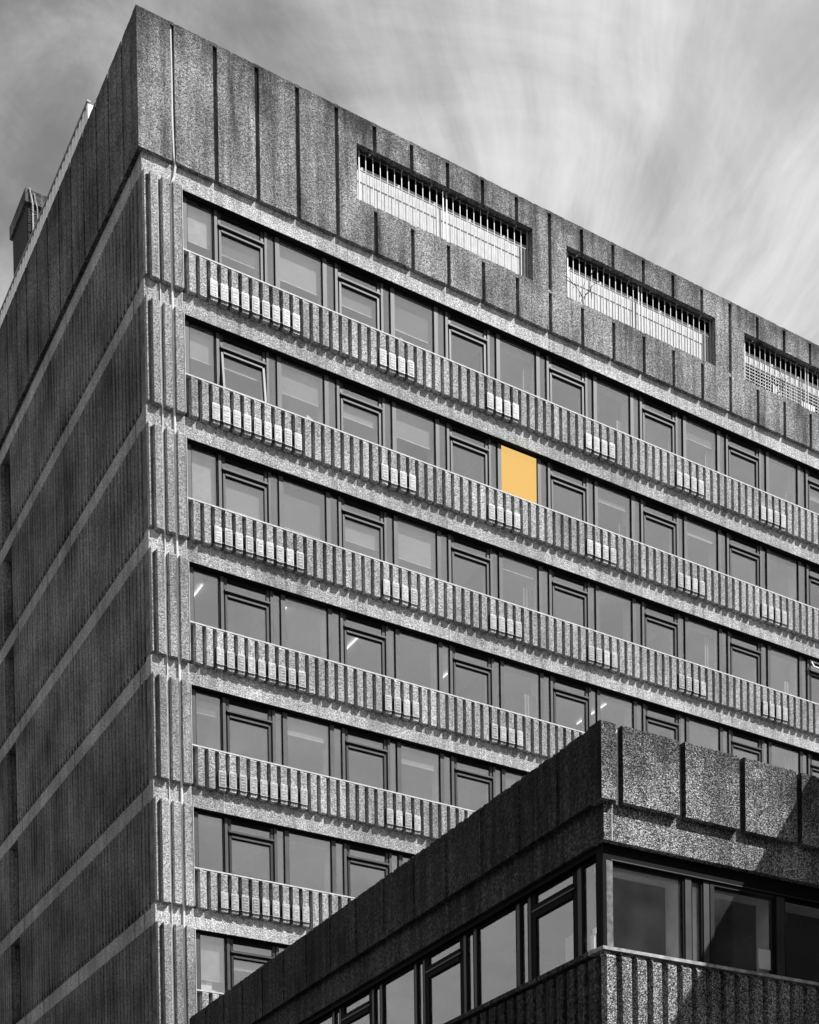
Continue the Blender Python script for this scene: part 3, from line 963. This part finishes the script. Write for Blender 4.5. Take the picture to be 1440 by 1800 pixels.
# dead twigs and rope caught in the rails
def twigs(x, z, seed, label, s=1.0):
    r = random.Random(seed); b = MB()
    for i in range(3):
        p = Vector((x + r.uniform(-0.3, 0.3), 0.012, z + r.uniform(0, 0.3)))
        a = r.uniform(0.2, 2.6); pts = [p.copy()]
        for q in range(6):
            a += r.uniform(-0.6, 0.6)
            p = p + Vector((math.cos(a) * 0.16 * s, r.uniform(-0.008, 0.008), math.sin(a) * 0.18 * s)); pts.append(p.copy())
        b.tube(pts, [0.014 * (1 - 0.1 * q) for q in range(7)], 'twig', 5)
    o = b.build('dead_twigs')
    tag(o, label, 'twigs', 'twigs caught in the gallery rails')
twigs(openings[1][0] + 0.9, ZR - 2.2, 3, 'black dead twigs tangled in the left end of the middle gallery rail')
twigs(openings[2][0] + 1.5, ZR - 2.15, 5, 'black twigs and rags stuck in the mesh of the rightmost gallery opening')

# ================================================================== LOW BLOCK
PHI = -0.0392
LO = (-0.143, -18.625, ZR - 25.699)
low = thing('low_office_block', 'low flat-roofed aggregate concrete block in front of the tower, its sunlit corner at lower right',
            'building', LO, PHI)
LS, LT = 24.0, 18.3
# local frame: x along the sunlit front, y along the shaded left side, z=0 at the parapet top
LFB = -1.17
gr = [0.34 + 1.2 * n for n in range(0, 20)]
ed = [0.0] + gr + [LS]
for j, (a, e) in enumerate(zip(ed, ed[1:])):
    b = MB()
    x0 = a if j == 0 else a + 0.06
    x1 = e - 0.06
    # slightly uneven, worn top arris
    b.ragged(x0, x1, 0, 0.0, 0.30, LFB, 0.0, 'low_fascia', 0.010, 'low_shade', 0.035, 9)
    b.box(x1, min(e + 0.06, LS), 0.105, 0.298, LFB, -0.05, 'groove')
    b.box(x1 + 0.045, x1 + 0.075, 0.07, 0.105, LFB - 0.02, -0.06, 'joint') if j in (0,) else None
    b.build('fascia_panel', low)
gl = [1.15, 2.25] + [2.25 + 1.2 * n for n in range(1, 14)]
ed = [0.0] + gl
for j, (a, e) in enumerate(zip(ed, ed[1:])):
    b = MB()
    y0 = 0.302 if j == 0 else a + 0.05
    b.ragged(y0, e - 0.05, 1, 0.0, 0.25, LFB, -0.001, 'low_shade', 0.014, None, 0.04, 12)
    b.box(0.022, 0.248, e - 0.05, e + 0.05, LFB, -0.03, 'low_shade')
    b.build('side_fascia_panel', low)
b = MB()
b.box(0.11, LS, 0.11, 0.40, -1.73, LFB - 0.002, 'low_fascia', 'low_shade')
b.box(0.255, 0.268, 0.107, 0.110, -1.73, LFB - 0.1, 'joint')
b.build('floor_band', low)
b = MB(); b.box(0.11, 0.40, 0.402, LT, -1.732, LFB - 0.002, 'low_shade')
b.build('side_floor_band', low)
b = MB(); b.box(0.3, LS, 0.302, LT, -0.4, -0.2, 'render')
b.build('roof', low)
# window heads
b = MB()
b.box(0.17, LS, 0.22, 0.40, -1.99, -1.734, 'gasket_and_shade')  # head coloured black for the shadow of the band above
b.box(0.30, LS, 0.20, 0.219, -1.98, -1.965, 'frame2')
b.build('window_head', low)
b = MB()
b.box(0.17, 0.36, 0.402, LT, -1.83, -1.734, 'gasket_and_shade')
b.build('side_window_head', low)
ZB, ZT = -3.36, -1.992
# front windows, period 3.6: fixed | mullion | strip | mullion | opener | mullion | strip
def low_window(s0, opener, w_):
    pass
segs = []
s = 0.33
pat = [('post', 0.11, 0.33), ('pane', 0.345, 1.73), ('mull', 1.73, 1.90), ('side', 1.90, 2.10), ('mull', 2.10, 2.26), ('open', 2.26, 3.62),
       ('mull', 3.62, 3.84), ('pane', 3.84, 5.15), ('mull', 5.15, 5.32), ('side', 5.32, 5.54), ('mull', 5.54, 5.70), ('open', 5.70, 7.06),
       ('mull', 7.06, 7.28), ('pane', 7.28, 8.6), ('mull', 8.6, 8.8)]
G = 0.28
def lpane(par, x0, x1, z0, z1, y=G, mat='glass_low', name='pane'):
    b = MB(); b.box(x0, x1, y, y + 0.006, z0, z1, mat); b.build(name, par)
for idx, (kd, a, e) in enumerate(pat):
    b = MB()
    if kd == 'post':
        b.box(a + 0.02, 0.20, 0.18, 0.36, ZB, ZT, 'gasket_and_shade')
        b.box(0.20, e, 0.20, 0.36, ZB, ZT, 'post')
        b.build('corner_post', low)
    elif kd == 'mull':
        b.box(a, a + 0.03, 0.25, 0.38, ZB, ZT, 'gasket_and_shade')
        b.box(a + 0.03, e - 0.02, 0.235, 0.38, ZB, ZT, 'frame2')
        b.box(e - 0.02, e, 0.24, 0.38, ZB, ZT, 'gasket_and_shade')
        b.build('mullion', low)
    elif kd in ('pane', 'side'):
        b.box(a, e, 0.25, 0.36, ZB, ZB + 0.03, 'frame')
        b.box(a, e, 0.25, 0.36, ZT - 0.02, ZT, 'gasket_and_shade')
        b.box(a, a + 0.012, 0.25, 0.36, ZB + 0.03, ZT - 0.02, 'gasket_and_shade')
        b.box(e - 0.012, e, 0.25, 0.36, ZB + 0.03, ZT - 0.02, 'gasket_and_shade')
        wo = b.build('window' if kd == 'pane' else 'side_light', low)
        lpane(wo, a + 0.013, e - 0.013, ZB + 0.031, ZT - 0.021)
    else:
        b.box(a, a + 0.08, 0.23, 0.36, ZB, ZT, 'frame')
        b.box(e - 0.03, e, 0.23, 0.36, ZB, ZT, 'gasket_and_shade')
        b.box(a + 0.081, e - 0.031, 0.23, 0.36, ZB, ZB + 0.06, 'frame')
        b.box(a + 0.081, e - 0.031, 0.23, 0.36, ZT - 0.05, ZT, 'frame')
        wo = b.build('window', low)
        lpane(wo, a + 0.082, e - 0.032, ZB + 0.061, ZT - 0.051)
    if kd == 'side':
        b = MB(); b.box(a - 0.02, e + 0.02, 0.37, 0.40, ZB, ZT + 0.05, 'reveal'); b.build('inner_reveal', low)
    if kd in ('pane', 'open'):
        b = MB()                                     # painted inner reveal round the opening
        b.box(a - 0.02, e + 0.05, 0.365, 0.68, ZT - 0.03, ZT + 0.06, 'reveal')
        b.box(e - 0.012, e + 0.05, 0.365, 0.68, ZB, ZT - 0.031, 'reveal')
        b.build('inner_reveal', low)
b = MB()
b.box(8.8, LS, 0.25, 0.36, ZB, ZT, 'glass_low')
b.build('window', low)
# left side windows: pane strip pattern
lp = [('side', 0.40, 0.86), ('mull', 0.86, 1.04), ('open', 1.04, 2.30), ('mull', 2.30, 2.45), ('side', 2.45, 2.64), ('mull', 2.64, 2.81), ('pane', 2.81, 4.03)]
t = 4.03
while t < LT - 3.6:
    lp += [('mull', t, t + 0.17), ('side', t + 0.17, t + 0.36), ('mull', t + 0.36, t + 0.52), ('open', t + 0.52, t + 1.86), ('mull', t + 1.86, t + 2.0),
           ('side', t + 2.0, t + 2.18), ('mull', t + 2.18, t + 2.34), ('pane', t + 2.34, t + 3.58)]
    t += 3.58
ZTL = -1.832
def lsp(par, y0, y1, z0, z1, x=0.28, name='pane'):
    b = MB(); b.box(x, x + 0.006, y0, y1, z0, z1, 'glass_side'); b.build(name, par)
for kd, a, e in lp:
    b = MB()
    if kd == 'mull':
        b.box(0.25, 0.38, a, e, ZB, ZTL, 'gasket_and_shade')
        b.box(0.243, 0.249, a + 0.04, e - 0.04, ZB, ZTL, 'frame')
        b.build('mullion', low)
    elif kd in ('side', 'pane'):
        b.box(0.25, 0.36, a, e, ZB, ZB + 0.04, 'gasket_and_shade')
        b.box(0.25, 0.36, a, e, ZTL - 0.06, ZTL, 'gasket_and_shade')
        wo = b.build('window' if kd == 'pane' else 'side_light', low)
        lsp(wo, a + 0.002, e - 0.002, ZB + 0.041, ZTL - 0.061)
    else:
        for (ya, yb) in ((a, a + 0.10), (e - 0.10, e)):
            b.box(0.25, 0.36, ya, yb, ZB, ZTL, 'gasket_and_shade')
        b.box(0.25, 0.36, a + 0.101, e - 0.101, ZB, ZB + 0.07, 'gasket_and_shade')
        b.box(0.235, 0.36, a + 0.101, e - 0.101, ZTL - 0.42, ZTL - 0.21, 'gasket_and_shade')
        b.box(0.22, 0.234, a + 0.03, e - 0.03, ZTL - 0.32, ZTL - 0.29, 'frame')
        b.box(0.25, 0.36, a + 0.101, e - 0.101, ZTL - 0.03, ZTL, 'gasket_and_shade')
        wo = b.build('window', low)
        lsp(wo, a + 0.102, e - 0.102, ZB + 0.071, ZTL - 0.421)
        lsp(wo, a + 0.102, e - 0.102, ZTL - 0.209, ZTL - 0.031, name='vent_pane')
# corner mullion
b = MB(); b.box(0.20, 0.34, 0.362, 0.399, ZB, ZTL, 'gasket_and_shade'); b.build('corner_post', low)
# sills and ribs
b = MB()
b.hexa([(-0.03, -0.03, -3.435), (LS, -0.03, -3.435), (LS, 0.36, -3.435), (-0.03, 0.36, -3.435),
        (-0.03, -0.03, -3.385), (LS, -0.03, -3.385), (LS, 0.36, -3.362), (-0.03, 0.36, -3.362)], 'lowsill')
b.build('window_sill', low)
b = MB(); b.box(-0.02, 0.36, 0.362, LT, -3.44, -3.365, 'low_shade'); b.build('side_window_sill', low)
b = MB()
b.box(0.12, LS, 0.13, 0.4, -5.2, -3.437, 'groove')
x = 0.055; i = 0
while x < LS - 0.3:
    w_ = 0.175
    b.hexa([(x, 0.0, -5.2), (x + w_, 0.0, -5.2), (x + w_ + 0.012, 0.13, -5.2), (x - 0.012, 0.13, -5.2),
            (x, 0.0, -3.52), (x + w_, 0.0, -3.52), (x + w_ + 0.012, 0.13, -3.52), (x - 0.012, 0.13, -3.52)], 'low_fascia')
    b.hexa([(x, 0.0, -3.52), (x + w_, 0.0, -3.52), (x + w_ + 0.012, 0.13, -3.52), (x - 0.012, 0.13, -3.52),
            (x - 0.05, 0.0, -3.437), (x + w_ - 0.01, 0.03, -3.437), (x + w_, 0.13, -3.437), (x - 0.05, 0.13, -3.437)], 'low_fascia')
    x += 0.289
b.build('ribbed_spandrel', low)
b = MB()
b.box(0.10, 0.4, 0.402, LT, -5.2, -3.442, 'low_shade')
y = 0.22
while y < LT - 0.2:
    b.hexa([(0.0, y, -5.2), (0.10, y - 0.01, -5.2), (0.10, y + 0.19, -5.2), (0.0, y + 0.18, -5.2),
            (0.0, y, -3.5), (0.10, y - 0.01, -3.5), (0.10, y + 0.19, -3.5), (0.0, y + 0.18, -3.5)], 'low_shade')
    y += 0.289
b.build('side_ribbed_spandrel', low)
b = MB()
b.box(0.45, LS, 0.45, LT, -LO[2], -5.2, 'render')
b.box(0.11, LS, 0.11, 0.4, -5.8, -5.202, 'low_fascia')
b.box(0.11, 0.4, 0.402, LT, -5.8, -5.202, 'low_shade')
b.build('wall', low)
# dark rooms behind the glass
b = MB()
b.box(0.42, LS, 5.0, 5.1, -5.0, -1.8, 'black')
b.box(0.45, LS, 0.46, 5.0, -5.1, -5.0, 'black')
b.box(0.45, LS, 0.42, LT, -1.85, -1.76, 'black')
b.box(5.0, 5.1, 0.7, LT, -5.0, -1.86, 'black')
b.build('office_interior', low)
# notices behind the glass
def card(name, label, P, size, cat='notice'):
    b = MB(); b.box(*P)
    o = b.build(name)
    return o
def local_thing(name, label, cat, boxes, group=None):
    b = MB()
    for bx in boxes:
        b.box(*bx)
    o = b.build(name)
    o.location = LO; o.rotation_euler = (0, 0, PHI)
    tag(o, label, cat, group)
local_thing('paper_notice', 'plain pale notice in the lower right corner of the low block\'s second front window', 'notice',
            [(3.32, 3.575, 0.31, 0.316, -3.19, -2.87, 'paper')], 'notices taped inside the low block')
local_thing('paper_notice', 'pale notice in the foot of the opening window left of the low block\'s corner', 'notice',
            [(0.31, 0.316, 1.20, 1.45, -3.2, -2.80, 'paper')], 'notices taped inside the low block')
local_thing('table_lamp', 'small pale desk lamp just inside the corner window of the low block', 'lamp',
            [(0.33, 0.36, 0.70, 0.80, -3.3, -2.95, 'paper'), (0.335, 0.365, 0.66, 0.74, -2.95, -2.86, 'paper')])

# ---- wing that throws the diagonal shadow over the block's front
wing = thing('projecting_wing', 'taller concrete wing standing forward at the right end of the low block, outside the frame', 'building', LO, PHI)
b = MB()
U, ZC = 5.2, 1.45
b.box(U, U + 9, -14.0, -0.04, -LO[2], ZC, 'render')
b.build('wall', wing)
b = MB()
for q in range(0, 4):
    for p in range(0, 6):
        b.box(U - 0.01, U + 0.0, -13 + p * 2.1, -11.6 + p * 2.1, -2.4 - q * 3.1, -1.0 - q * 3.1, 'glass_side')
b.build('window', wing)

# ---- unseen block added on the left to keep sky light off the low block
nb = thing('added_side_sky_blocker', 'added dark block left of the camera, unseen, holding sky light off the low block', 'building', (-27, -20, 0))
b = MB()
b.box(-10, 0, -42, 50, 0, 22, 'render')
for q in range(6):
    b.box(0.0, 0.12, -42, 50, 2.9 + q * 3.3, 3.4 + q * 3.3, 'render')
b.build('wall', nb)  # body of the added side sky blocker
b = MB()
for q in range(6):
    for p in range(22):
        b.box(-0.005, 0.02, -41 + p * 4.1, -38.4 + p * 4.1, 1.0 + q * 3.3, 2.6 + q * 3.3, 'glass_side')
b.build('blocker_window_rows', nb)

fb = thing('added_rear_sky_blocker', 'added unseen dark block behind the camera, cutting low sky light from the fronts', 'building', (0, -66, 0))  # unseen block added to cut the low sky light on the fronts
b = MB()
b.box(-45, 70, -12, 0, 0, 21, 'render')
for q in range(6):
    b.box(-45, 70, 0.0, 0.12, 2.9 + q * 3.3, 3.4 + q * 3.3, 'render')
b.build('wall', fb)  # body of the added rear sky blocker
b = MB()
for q in range(6):
    for p in range(27):
        b.box(-44 + p * 4.1, -41.4 + p * 4.1, -0.01, 0.02, 1.0 + q * 3.3, 2.6 + q * 3.3, 'glass_side')
b.build('blocker_window_rows', fb)
